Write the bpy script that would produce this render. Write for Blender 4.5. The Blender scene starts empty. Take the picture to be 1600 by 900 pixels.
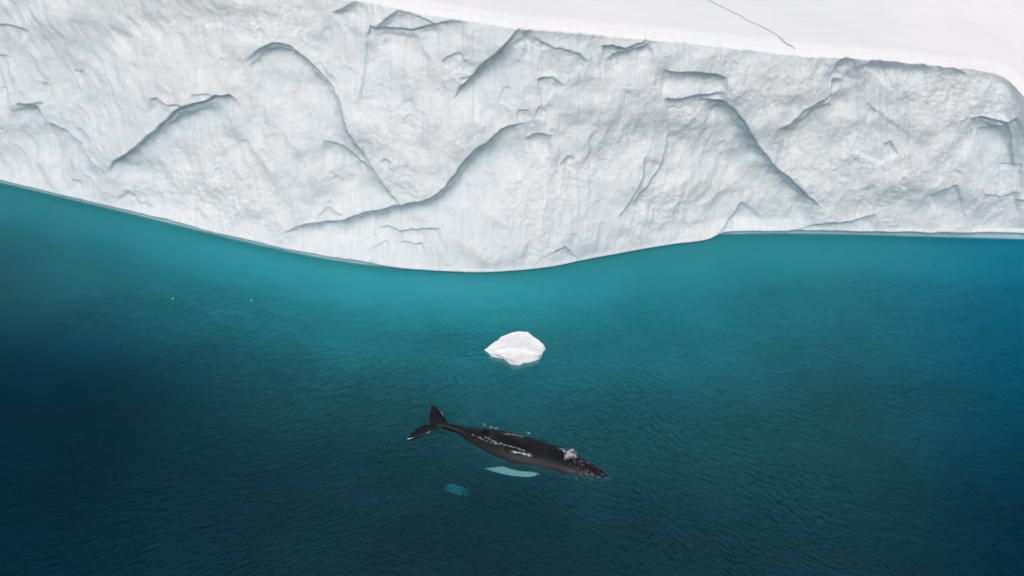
import bpy, bmesh, math, random
import numpy as np
from mathutils import Vector, noise as mnoise

random.seed(4)
rng = np.random.default_rng(7)
S = bpy.context.scene
COL = S.collection

# ------------------------------------------------------------------ camera
CAM_H, PITCH, HFOV = 48.0, math.radians(50), math.radians(60)
cam_d = bpy.data.cameras.new('camera')
cam = bpy.data.objects.new('camera', cam_d)
COL.objects.link(cam)
cam.location = (0, 0, CAM_H)
cam.rotation_euler = (math.pi / 2 - PITCH, 0, 0)
cam_d.sensor_width = 36
cam_d.lens = 18 / math.tan(HFOV / 2)
cam_d.clip_start = 0.5
cam_d.clip_end = 20000
S.camera = cam

# ------------------------------------------------------------------ sky and sun
SUN_EL, SUN_AZ = math.radians(64), math.radians(192)     # azimuth clockwise from +Y
w = bpy.data.worlds.new('World')
S.world = w
w.use_nodes = True
nt = w.node_tree
nt.nodes.clear()
sky = nt.nodes.new('ShaderNodeTexSky')
sky.sky_type = 'NISHITA'
sky.sun_disc = False
sky.sun_elevation = SUN_EL
sky.sun_rotation = SUN_AZ
sky.air_density = 1.0
sky.dust_density = 6.0
sky.ozone_density = 1.0
hs = nt.nodes.new('ShaderNodeHueSaturation')             # overcast: the blue is mostly veiled
hs.inputs['Saturation'].default_value = 0.72
bg = nt.nodes.new('ShaderNodeBackground')
bg.inputs['Strength'].default_value = 0.1
wo = nt.nodes.new('ShaderNodeOutputWorld')
nt.links.new(sky.outputs[0], hs.inputs['Color'])
nt.links.new(hs.outputs[0], bg.inputs['Color'])
nt.links.new(bg.outputs[0], wo.inputs['Surface'])

sun_d = bpy.data.lights.new('sun', 'SUN')
sun = bpy.data.objects.new('sun', sun_d)
COL.objects.link(sun)
sun_d.energy = 0.95
sun_d.angle = math.radians(34)
sun_d.color = (1.0, 0.985, 0.965)
sdir = Vector((math.sin(SUN_AZ) * math.cos(SUN_EL), math.cos(SUN_AZ) * math.cos(SUN_EL), math.sin(SUN_EL)))
sun.rotation_euler = sdir.to_track_quat('Z', 'Y').to_euler()
sun.location = sdir * 200

S.view_settings.view_transform = 'Standard'
S.view_settings.look = 'None'
S.view_settings.exposure = 0.0
S.view_settings.gamma = 1.0
S.cycles.use_denoising = True
S.cycles.sample_clamp_direct = 4.0
S.cycles.sample_clamp_indirect = 10.0
S.cycles.max_bounces = 10
S.cycles.diffuse_bounces = 5
S.cycles.transparent_max_bounces = 12
S.cycles.volume_bounces = 0

# ------------------------------------------------------------------ helpers
F = 800 / math.tan(HFOV / 2)
sp, cp = math.sin(PITCH), math.cos(PITCH)


def at(px, py, z=0.0):
    """A point of the place at height z, found from where the photograph (1600x900) shows it."""
    x = (np.asarray(px, float) - 800) / F
    y = (450 - np.asarray(py, float)) / F
    dx, dy, dz = x, cp + y * sp, -sp + y * cp
    t = (np.asarray(z, float) - CAM_H) / dz
    return np.stack(np.broadcast_arrays(dx * t, dy * t, np.asarray(z, float) + 0 * t), -1)


def proj(P):
    """Photograph position of points of the place."""
    X, Y, Z = P[..., 0], P[..., 1], P[..., 2] - CAM_H
    d = Y * cp - Z * sp
    return 800 + F * X / d, 450 - F * (Y * sp + Z * cp) / d


def hash2(ix, iy, seed):
    h = (ix.astype(np.int64) * 374761393 + iy.astype(np.int64) * 668265263 + seed * 1442695041) & 0xFFFFFFFF
    h = ((h ^ (h >> 13)) * 1274126177) & 0xFFFFFFFF
    return (h ^ (h >> 16)) & 0xFFFF


def perlin(x, y, seed=0):
    x0, y0 = np.floor(x), np.floor(y)
    fx, fy = x - x0, y - y0
    u, v = fx * fx * fx * (fx * (fx * 6 - 15) + 10), fy * fy * fy * (fy * (fy * 6 - 15) + 10)

    def g(ox, oy):
        a = hash2(x0 + ox, y0 + oy, seed) * (2 * math.pi / 65536)
        return np.cos(a) * (fx - ox) + np.sin(a) * (fy - oy)
    a = g(0, 0) * (1 - u) + g(1, 0) * u
    b = g(0, 1) * (1 - u) + g(1, 1) * u
    return (a * (1 - v) + b * v) * 1.5


def fbm(x, y, octv=4, seed=0, gain=0.5, ridged=False):
    s, amp, tot = 0, 1.0, 0
    for o in range(octv):
        n = perlin(x * 2 ** o + 17.3 * o, y * 2 ** o - 9.1 * o, seed + o)
        if ridged:
            n = 1 - 2 * np.abs(n)
        s = s + amp * n
        tot += amp
        amp *= gain
    return s / tot


def smooth(a, b, x):
    t = np.clip((x - a) / (b - a), 0, 1)
    return t * t * (3 - 2 * t)


def curve(pts, x):
    """Smooth (Catmull-like cosine blended) curve y(x) through control points."""
    p = np.array(pts, float)
    xs, ys = p[:, 0], p[:, 1]
    m = np.gradient(ys, xs)
    i = np.clip(np.searchsorted(xs, x) - 1, 0, len(xs) - 2)
    h = xs[i + 1] - xs[i]
    t = np.clip((x - xs[i]) / h, 0, 1)
    return ((2 * t**3 - 3 * t**2 + 1) * ys[i] + (t**3 - 2 * t**2 + t) * h * m[i]
            + (-2 * t**3 + 3 * t**2) * ys[i + 1] + (t**3 - t**2) * h * m[i + 1])


def make_mesh(name, verts, quads, smooth_faces=True):
    me = bpy.data.meshes.new(name)
    v = np.ascontiguousarray(verts, dtype=np.float32).reshape(-1, 3)
    q = np.ascontiguousarray(quads, dtype=np.int32)
    n, k = q.shape
    me.vertices.add(len(v))
    me.vertices.foreach_set('co', v.ravel())
    me.loops.add(n * k)
    me.loops.foreach_set('vertex_index', q.ravel())
    me.polygons.add(n)
    me.polygons.foreach_set('loop_start', np.arange(0, n * k, k, dtype=np.int32))
    me.polygons.foreach_set('use_smooth', np.full(n, smooth_faces, dtype=bool))
    me.update(calc_edges=True)
    me.validate()
    return me


def grid_quads(nr, nc, wrap=False, flip=False):
    r = np.arange(nr - 1)[:, None]
    c = np.arange(nc if wrap else nc - 1)[None, :]
    c1 = (c + 1) % nc
    a, b, d, e = r * nc + c, r * nc + c1, (r + 1) * nc + c1, (r + 1) * nc + c
    q = np.stack([a + 0 * b, b + 0 * a, d, e], -1).reshape(-1, 4)
    return q[:, ::-1] if flip else q


def link(name, me, mat=None, parent=None, **props):
    o = bpy.data.objects.new(name, me)
    COL.objects.link(o)
    if mat is not None and me is not None:
        me.materials.append(mat)
    if parent is not None:
        o.parent = parent
    for k, v in props.items():
        o[k] = v
    return o


def thing(name, label, cat, loc=(0, 0, 0), group=None):
    o = bpy.data.objects.new(name, None)
    o.empty_display_size = 0.3
    COL.objects.link(o)
    o.location = loc
    o['label'] = label
    o['category'] = cat
    if group:
        o['group'] = group
    return o


class NT:
    def __init__(s, name):
        s.m = bpy.data.materials.new(name)
        s.m.use_nodes = True
        s.t = s.m.node_tree
        s.t.nodes.clear()
        s.out = s.n('ShaderNodeOutputMaterial')

    def n(s, typ, ins=None, **kw):
        nd = s.t.nodes.new(typ)
        for k, v in kw.items():
            setattr(nd, k, v)
        for k, v in (ins or {}).items():
            if isinstance(v, bpy.types.NodeSocket):
                s.t.links.new(v, nd.inputs[k])
            else:
                nd.inputs[k].default_value = v
        return nd

    def noise(s, vec, scale, detail=4, rough=0.5, dist=0.0):
        return s.n('ShaderNodeTexNoise', {'Vector': vec, 'Scale': scale, 'Detail': detail, 'Roughness': rough, 'Distortion': dist}).outputs[0]

    def ramp(s, fac, stops):
        r = s.n('ShaderNodeValToRGB', {'Fac': fac})
        e = r.color_ramp.elements
        e[0].position, e[0].color = stops[0][0], (*stops[0][1], 1)
        e[1].position, e[1].color = stops[-1][0], (*stops[-1][1], 1)
        for p, c in stops[1:-1]:
            x = e.new(p)
            x.color = (*c, 1)
        return r.outputs[0]

    def mapping(s, vec, scale=(1, 1, 1), rot=(0, 0, 0)):
        return s.n('ShaderNodeMapping', {'Vector': vec, 'Scale': scale, 'Rotation': rot}).outputs[0]

    def math(s, op, a, b=0.0):
        return s.n('ShaderNodeMath', {0: a, 1: b}, operation=op).outputs[0]

    def mix(s, fac, a, b):
        nd = s.n('ShaderNodeMix', data_type='RGBA')
        for i, v in ((0, fac), (6, a), (7, b)):
            if isinstance(v, bpy.types.NodeSocket):
                s.t.links.new(v, nd.inputs[i])
            else:
                nd.inputs[i].default_value = v
        return nd.outputs[2]


# ------------------------------------------------------------------ materials
def ice_material():
    t = NT('glacier_ice')
    co = t.n('ShaderNodeTexCoord').outputs['Object']
    big = t.noise(co, 0.11, 5, 0.55, 0.4)
    veins = t.noise(t.mapping(co, (1, 1, 0.35)), 0.9, 7, 0.62, 0.6)
    blue = t.n('ShaderNodeAttribute', attribute_name='bare_ice_and_shade').outputs['Fac']
    c1 = t.ramp(big, [(0.30, (0.745, 0.80, 0.83)), (0.5, (0.785, 0.83, 0.855)), (0.70, (0.82, 0.85, 0.87))])
    c2 = t.ramp(veins, [(0.32, (0.90, 0.935, 0.95)), (0.52, (1, 1, 1)), (0.7, (1, 1, 1))])
    c = t.n('ShaderNodeMix', data_type='RGBA', blend_type='MULTIPLY')
    c.inputs[0].default_value = 1
    t.t.links.new(c1, c.inputs[6])
    t.t.links.new(c2, c.inputs[7])
    stk = t.n('ShaderNodeAttribute', attribute_name='streak').outputs['Fac']
    cs = t.mix(t.n('ShaderNodeMapRange', {0: stk, 1: -0.12, 2: 0.6}).outputs[0], c.outputs[2], (0.66, 0.735, 0.77, 1))
    c3 = t.mix(blue, cs, (0.36, 0.52, 0.57, 1))  # blue-grey holds bare ice and the shade painted under ledges
    b1 = t.noise(t.mapping(co, (1, 1, .6)), 2.2, 8, 0.64, 0.3)
    b2 = t.noise(t.mapping(co, (1.6, 1.6, 0.5)), 5.5, 6, 0.6, 0.2)
    h = t.math('ADD', b1, t.math('MULTIPLY', b2, 0.45))
    bp = t.n('ShaderNodeBump', {'Height': h, 'Strength': 0.42, 'Distance': 0.20})
    p = t.n('ShaderNodeBsdfPrincipled', {'Base Color': c3, 'Roughness': 0.62, 'IOR': 1.31, 'Normal': bp.outputs[0]})
    t.t.links.new(p.outputs[0], t.out.inputs[0])
    return t.m


def snow_material():
    t = NT('wind_packed_snow')
    co = t.n('ShaderNodeTexCoord').outputs['Object']
    big = t.noise(co, 0.06, 4, 0.5, 0.3)
    c1 = t.ramp(big, [(0.35, (0.86, 0.885, 0.90)), (0.65, (0.90, 0.905, 0.91))])
    crack = t.n('ShaderNodeAttribute', attribute_name='bare_ice_and_shade').outputs['Fac']
    c = t.mix(crack, c1, (0.30, 0.36, 0.38, 1))
    b1 = t.noise(t.mapping(co, (0.5, 1.4, 1)), 1.2, 7, 0.6, 0.5)
    bp = t.n('ShaderNodeBump', {'Height': b1, 'Strength': 0.3, 'Distance': 0.06})
    p = t.n('ShaderNodeBsdfPrincipled', {'Base Color': c, 'Roughness': 0.8, 'IOR': 1.31, 'Normal': bp.outputs[0]})
    t.t.links.new(p.outputs[0], t.out.inputs[0])
    return t.m


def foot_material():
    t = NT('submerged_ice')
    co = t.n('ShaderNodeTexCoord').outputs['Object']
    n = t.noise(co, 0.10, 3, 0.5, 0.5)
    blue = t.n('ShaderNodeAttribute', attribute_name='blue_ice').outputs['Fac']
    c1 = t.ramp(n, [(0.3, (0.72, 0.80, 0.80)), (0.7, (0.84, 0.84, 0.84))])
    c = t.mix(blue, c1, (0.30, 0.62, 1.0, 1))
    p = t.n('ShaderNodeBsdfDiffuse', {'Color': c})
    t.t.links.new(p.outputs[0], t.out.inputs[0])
    return t.m


SCATTER_TINT_DARK, SCATTER_TINT_BRIGHT = (0.026, 0.110, 0.155), (0.045, 0.41, 0.475)  # surface colours carrying painted scattered light, dark far out, bright by the ice


def water_material():
    t = NT('sea_water')
    geo = t.n('ShaderNodeTexCoord').outputs['Object']
    # wandering direction of the ripples: two crossed trains, warped by a slow field
    warp = t.n('ShaderNodeTexNoise', {'Vector': geo, 'Scale': 0.06, 'Detail': 2.0, 'Roughness': 0.5})
    wv = t.n('ShaderNodeVectorMath', {0: warp.outputs['Color'], 1: (5.5, 5.5, 0)}, operation='MULTIPLY')
    co = t.n('ShaderNodeVectorMath', {0: geo, 1: wv.outputs[0]}, operation='ADD').outputs[0]
    r1 = t.noise(t.mapping(t.mapping(co, (1, 1, 1), (0, 0, math.radians(-30))), (0.5, 1.9, 1)), 2.7, 3, 0.55, 0.35)
    r2 = t.noise(t.mapping(t.mapping(co, (1, 1, 1), (0, 0, math.radians(42))), (0.55, 1.8, 1)), 2.9, 3, 0.55, 0.35)
    sx = t.n('ShaderNodeSeparateXYZ', {0: geo}).outputs[0]
    side = t.n('ShaderNodeMapRange', {0: sx, 1: -14.0, 2: 10.0}).outputs[0]
    a = t.math('MULTIPLY', r2, t.math('ADD', t.math('MULTIPLY', side, 0.9), 0.25))
    b = t.math('MULTIPLY', r1, t.math('SUBTRACT', 1.15, t.math('MULTIPLY', side, 0.8)))
    fine = t.noise(co, 7.0, 3, 0.6, 0.4)
    h = t.math('ADD', t.math('ADD', a, b), t.math('MULTIPLY', fine, 0.05))
    gust = t.noise(t.mapping(geo, (1, 1.6, 1)), 0.12, 3, 0.5, 0.6)
    calm = t.n('ShaderNodeAttribute', attribute_name='ruffle').outputs['Fac']
    st = t.math('MULTIPLY', t.n('ShaderNodeMapRange', {0: gust, 1: 0.3, 2: 0.7, 3: 0.75, 4: 1.0}).outputs[0], calm)
    bp = t.n('ShaderNodeBump', {'Height': h, 'Strength': st, 'Distance': 0.06})
    bp2 = t.n('ShaderNodeBump', {'Height': h, 'Strength': st, 'Distance': 0.9})
    fr = t.n('ShaderNodeFresnel', {'IOR': 1.17, 'Normal': bp.outputs[0]})
    gl = t.n('ShaderNodeBsdfGlossy', {'Color': (1, 1, 1, 1), 'Roughness': 0.22, 'Normal': bp.outputs[0]})
    # light scattered back by the water, painted as a diffuse surface tint
    glow_mix = t.n('ShaderNodeAttribute', attribute_name='glow_mix').outputs['Fac']
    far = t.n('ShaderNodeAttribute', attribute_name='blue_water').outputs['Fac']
    sc = t.mix(glow_mix, (*SCATTER_TINT_DARK, 1), (*SCATTER_TINT_BRIGHT, 1))
    sc = t.mix(far, sc, t.mix(glow_mix, (0.001, 0.115, 0.20, 1), (0.001, 0.31, 0.50, 1)))
    scatter_tint = t.n('ShaderNodeBsdfDiffuse', {'Color': sc, 'Normal': bp2.outputs[0]})
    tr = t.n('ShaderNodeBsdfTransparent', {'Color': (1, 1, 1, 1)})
    m1 = t.n('ShaderNodeMixShader', {0: t.n('ShaderNodeAttribute', attribute_name='scatter_tint').outputs['Fac'], 1: tr.outputs[0], 2: scatter_tint.outputs[0]})
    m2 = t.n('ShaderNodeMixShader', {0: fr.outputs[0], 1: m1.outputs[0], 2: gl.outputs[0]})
    t.t.links.new(m2.outputs[0], t.out.inputs['Surface'])
    dens = 1.0
    ab = t.n('ShaderNodeVolumeAbsorption', {'Color': (1 - 0.75, 1 - 0.14, 1 - 0.100, 1), 'Density': dens})
    t.t.links.new(ab.outputs[0], t.out.inputs['Volume'])
    return t.m


def simple(name, col, rough=0.6, bump=0.0, scale=4.0, var=0.1):
    t = NT(name)
    co = t.n('ShaderNodeTexCoord').outputs['Object']
    n = t.noise(co, scale, 5, 0.6)
    lo = tuple(c * (1 - var) for c in col)
    hi = tuple(min(1, c * (1 + var)) for c in col)
    c = t.ramp(n, [(0.3, lo), (0.7, hi)])
    ins = {'Base Color': c, 'Roughness': rough}
    if bump:
        ins['Normal'] = t.n('ShaderNodeBump', {'Height': n, 'Strength': 0.6, 'Distance': bump}).outputs[0]
    p = t.n('ShaderNodeBsdfPrincipled', ins)
    t.t.links.new(p.outputs[0], t.out.inputs[0])
    return t.m


def whale_material():
    t = NT('whale_skin')
    co = t.n('ShaderNodeTexCoord').outputs['Object']
    white = t.n('ShaderNodeAttribute', attribute_name='white_patch').outputs['Fac']
    head = t.n('ShaderNodeAttribute', attribute_name='head').outputs['Fac']
    n = t.noise(co, 2.2, 7, 0.65, 0.4)
    spots = t.noise(co, 5.5, 3, 0.5, 0.2)
    base = t.ramp(n, [(0.30, (0.007, 0.008, 0.011)), (0.55, (0.011, 0.012, 0.016)), (0.75, (0.026, 0.025, 0.028))])
    pale = t.mix(t.math('MULTIPLY', head, t.ramp(spots, [(0.50, (0, 0, 0)), (0.62, (1, 1, 1))])), base, (0.075, 0.07, 0.08, 1))
    c = t.mix(white, pale, (0.86, 0.90, 0.88, 1))
    bp = t.n('ShaderNodeBump', {'Height': t.math('ADD', n, t.math('MULTIPLY', t.math('MULTIPLY', spots, head), 1.5)), 'Strength': 0.5, 'Distance': 0.05})
    p = t.n('ShaderNodeBsdfPrincipled', {'Base Color': c, 'Roughness': 0.36, 'Specular IOR Level': 0.14, 'Normal': bp.outputs[0]})
    t.t.links.new(p.outputs[0], t.out.inputs[0])
    return t.m


M_ICE, M_SNOW, M_FOOT, M_WATER = ice_material(), snow_material(), foot_material(), water_material()
M_WHALE = whale_material()
M_FOAM = simple('sea_foam', (0.82, 0.85, 0.87), 0.7, 0, 8, 0.06)
_t = M_FOAM.node_tree
_p = [n for n in _t.nodes if n.type == 'BSDF_PRINCIPLED'][0]
_p.inputs['Alpha'].default_value = 0.55
M_FEATHER = simple('white_feathers', (0.8, 0.8, 0.8), 0.8)
M_GREY = simple('grey_feathers', (0.35, 0.37, 0.4), 0.8)
M_BILL = simple('yellow_bill', (0.6, 0.42, 0.05), 0.5)

# ------------------------------------------------------------------ iceberg: outline curves
WATERLINE = [(-400, 205), (-200, 243), (0, 290), (100, 314), (200, 338), (300, 363), (400, 387), (500, 408), (600, 422),
             (700, 428), (780, 428), (860, 420), (920, 408), (1000, 393), (1060, 383), (1100, 377.5), (1122, 371.5), (1160, 370),
             (1300, 370), (1450, 374), (1600, 378), (1800, 384), (2000, 392)]
TOPLINE = [(-400, -190), (-200, -130), (0, -85), (200, -50), (400, -22), (520, -10), (600, 1), (650, 11), (700, 20), (760, 29), (800, 37),
           (860, 42), (920, 47), (980, 53), (1040, 58), (1100, 64), (1180, 74), (1260, 83), (1320, 86), (1400, 92), (1470, 99),
           (1540, 107), (1575, 120), (1600, 146), (1650, 190), (1750, 215), (2000, 240)]
TOPZ = [(-400, 16.5), (0, 16.0), (800, 15.8), (1200, 14.0), (1540, 12.4), (1600, 11.4), (1700, 9.0), (2000, 7.0)]

STEP = 1.5
cols = np.arange(-190, 1790 + STEP, STEP)
NC = len(cols)
y_w = curve(WATERLINE, cols)
y_t = curve(TOPLINE, cols) + 3.2 * fbm(cols / 22, cols * 0, 5, 3, 0.6) * smooth(1580, 1500, cols)
z_t = curve(TOPZ, cols)
Pw = at(cols, y_w, 0.0)
Pt = at(cols, y_t, z_t)

# ledges traced from the photograph: (points, depth in m, reach in px, edge width in px)
LEDGES = [
    ([(170, 272), (183, 248), (215, 226), (240, 205), (270, 178), (290, 166), (322, 160), (338, 151), (356, 150), (368, 158), (378, 178)], 1.0, 85, 2.5),
    ([(376, 96), (400, 80), (428, 64), (450, 70), (476, 90), (505, 120), (530, 160), (548, 205), (575, 250), (600, 292), (622, 321), (640, 334)], 0.85, 60, 2.5),
    ([(430, 372), (440, 366), (470, 352), (530, 350), (560, 338), (590, 333), (625, 322), (652, 315), (690, 292), (715, 268), (738, 240), (760, 225), (785, 205), (812, 197), (835, 192)], 1.0, 45, 2.5),
    ([(545, 340), (600, 300), (560, 250)], 0.0, 30, 3),
    ([(576, 52), (600, 30), (622, 14), (650, 22), (680, 32), (706, 28), (740, 36)], 0.5, 16, 2),
    ([(566, 70), (574, 46), (610, 46), (640, 48), (668, 38), (684, 33)], 0.55, 30, 2.5),
    ([(518, 22), (545, 8), (560, -4), (590, -12)], 0.5, 22, 2),
    ([(560, 165), (563, 110), (570, 60)], 0.35, 25, 4),
    ([(705, 160), (745, 108), (785, 70), (806, 42), (836, 38)], 0.9, 48, 3),
    ([(806, 50), (830, 42), (880, 48), (930, 54), (955, 57)], 0.4, 16, 2),
    ([(935, 75), (955, 70), (975, 74), (1000, 66), (1015, 52)], 0.6, 16, 2.5),
    ([(946, 100), (958, 84), (985, 78), (1018, 66)], 0.35, 20, 2.5),
    ([(830, 52), (870, 72), (905, 84), (920, 100)], 0.4, 28, 4),
    ([(840, 122), (866, 118), (884, 136)], 0.4, 20, 3),
    ([(1038, 110), (1060, 113), (1085, 110), (1110, 116), (1136, 124)], 0.7, 16, 2.5),
    ([(1040, 155), (1080, 148), (1105, 146), (1130, 144)], 0.45, 12, 2),
    ([(1086, 158), (1105, 154), (1125, 158), (1145, 172), (1162, 188), (1178, 215), (1190, 238), (1205, 258), (1222, 270), (1245, 288), (1270, 308), (1288, 324)], 0.95, 48, 3.5),
    ([(1215, 206), (1235, 192), (1255, 174), (1277, 160), (1297, 148), (1300, 120)], 0.8, 34, 3),
    ([(1296, 120), (1305, 96), (1330, 84)], 0.4, 18, 3),
    ([(1352, 110), (1366, 92), (1378, 86)], 0.4, 20, 3),
    ([(1376, 90), (1410, 93), (1440, 99), (1490, 106), (1515, 120)], 0.35, 22, 3),
    ([(1514, 186), (1530, 182), (1552, 188), (1574, 193), (1590, 184)], 0.75, 60, 2.5),
    ([(1574, 192), (1582, 215), (1583, 250), (1586, 262)], 0.35, 14, 1.8),
    ([(1120, 372), (1140, 350), (1158, 326), (1165, 318)], 0.6, 30, 3),
    ([(1222, 365), (1255, 358), (1295, 346), (1330, 343), (1372, 335)], 0.6, 22, 2),
    ([(1218, 290), (1245, 280), (1270, 310)], 0.2, 20, 3),
    ([(12, 162), (30, 157), (46, 158), (60, 172), (72, 192), (90, 200), (108, 208), (125, 225), (150, 255), (172, 272)], 0.75, 45, 2.5),
    ([(40, 156), (52, 157), (66, 160)], 0.3, 12, 2),
    ([(-60, 60), (-20, 42), (0, 38), (20, 39), (48, 52)], 0.35, 25, 2),
    ([(-60, 70), (0, 86), (20, 93)], 0.25, 18, 2),
    ([(236, 156), (250, 155), (268, 164), (290, 163)], 0.35, 20, 2),
    ([(300, 150), (316, 148), (332, 150)], 0.2, 10, 2),
    ([(112, 108), (120, 112), (124, 109)], 0.2, 8, 1.5),
    ([(528, 352), (552, 350), (572, 340)], 0.3, 10, 2),
    ([(580, 368), (602, 362), (625, 366), (655, 360), (690, 352)], 0.35, 12, 2),
    ([(568, 400), (590, 388), (604, 380)], 0.3, 10, 1.8),
    ([(625, 382), (645, 384), (660, 380)], 0.25, 8, 2),
    ([(515, 408), (530, 405), (550, 407), (575, 410), (592, 405)], 0.35, 12, 2),
    ([(500, 222), (520, 226), (540, 236), (560, 256), (575, 262)], 0.35, 25, 3),
    ([(506, 325), (518, 334), (530, 342)], 0.25, 14, 2),
    ([(820, 228), (832, 216), (842, 214), (870, 216)], 0.45, 34, 2.5),
    ([(810, 173), (822, 172), (828, 170)], 0.25, 10, 2),
    ([(835, 185), (840, 172), (848, 165)], 0.2, 10, 2),
    ([(880, 378), (892, 395), (908, 408)], 0.45, 20, 3),
    ([(965, 345), (985, 312), (1004, 270), (1012, 240)], 0.35, 28, 4),
    ([(985, 325), (1018, 276), (1034, 262), (1045, 230), (1050, 205)], 0.4, 28, 3),
    ([(1086, 382), (1070, 375), (1060, 376)], 0.1, 10, 3),
    ([(1228, 200), (1236, 196), (1240, 200)], 0.2, 10, 2),
    ([(1378, 225), (1392, 222), (1402, 243)], 0.3, 16, 2),
    ([(1445, 305), (1470, 294), (1500, 288)], 0.35, 24, 3),
    ([(1330, 238), (1345, 205), (1370, 170)], 0.25, 26, 4),
    ([(1530, 205), (1555, 203), (1575, 200)], 0.25, 16, 3),
    ([(1585, 310), (1600, 315), (1640, 312)], 0.3, 18, 3),
    ([(96, 312), (108, 316), (126, 309)], 0.4, 10, 2),
    ([(108, 280), (122, 283), (127, 296)], 0.3, 20, 2.5),
    ([(200, 300), (215, 318), (240, 326)], 0.35, 20, 2.5),
    ([(254, 355), (275, 355), (285, 350)], 0.35, 8, 2),
    ([(480, 100), (500, 96), (524, 128), (520, 150)], 0.15, 14, 3),
    ([(690, 98), (700, 88), (720, 78)], 0.25, 10, 2),
    ([(716, 122), (738, 120), (750, 108)], 0.25, 12, 2),
    ([(1350, 172), (1362, 166), (1376, 180)], 0.2, 16, 3),
    ([(1560, 255), (1600, 256)], 0.2, 12, 2),
    ([(1530, 300), (1560, 305), (1590, 298)], 0.2, 14, 3),
]


def seg_field(px, py, pts):
    """Signed distance to a polyline (positive below or right of it) and the place along it, 0..1."""
    p = np.array(pts, float)
    seg = np.hypot(*(p[1:] - p[:-1]).T)
    L = np.concatenate([[0], np.cumsum(seg)])
    ds, ts, sg, fd, lat = [], [], [], [], []
    ns = len(p) - 1
    for i in range(ns):
        ax, ay = p[i]
        dx, dy = p[i + 1] - p[i]
        t = np.clip(((px - ax) * dx + (py - ay) * dy) / (dx * dx + dy * dy), 0, 1)
        ex, ey = px - ax - t * dx, py - ay - t * dy
        d = np.hypot(ex, ey)
        tl = (L[i] + t * seg[i]) / L[-1]
        ds.append(d)
        ts.append(tl)
        cr = dx * ey - dy * ex
        sg.append(np.sign(cr))
        lat.append(cr / math.hypot(dx, dy))
        end = ((i == 0) & (t <= 0)) | ((i == ns - 1) & (t >= 1))
        f = np.where(end, (np.abs(cr) / math.hypot(dx, dy) / np.maximum(d, 1e-6)) ** 1.5, 1.0)
        fd.append(f * smooth(0.0, 0.12, tl) * smooth(1.0, 0.88, tl))
    ds, ts, sg, fd = np.stack(ds), np.stack(ts), np.stack(sg), np.stack(fd)
    k = ds.argmin(0)[None]
    best = np.take_along_axis(ds, k, 0)
    wgt = np.exp(-(ds - best) / (1.0 + 0.35 * best))
    sl_ = (wgt * np.stack(lat)).sum(0) / wgt.sum(0)
    b0 = best[0]
    side = np.clip(np.abs(sl_) / np.maximum(b0, 1e-6), 0, 1) ** 1.5
    hard = np.take_along_axis(sg, k, 0)[0]
    sgn = np.where(b0 > 6, np.where(sl_ < 0, -1.0, 1.0), hard)
    seg_field.fade = (wgt * fd).sum(0) / wgt.sum(0) * np.where(b0 > 6, side, np.where(b0 > 3, 1 + (side - 1) * (b0 - 3) / 3, 1))
    return b0 * sgn, np.take_along_axis(ts, k, 0)[0]


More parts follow.
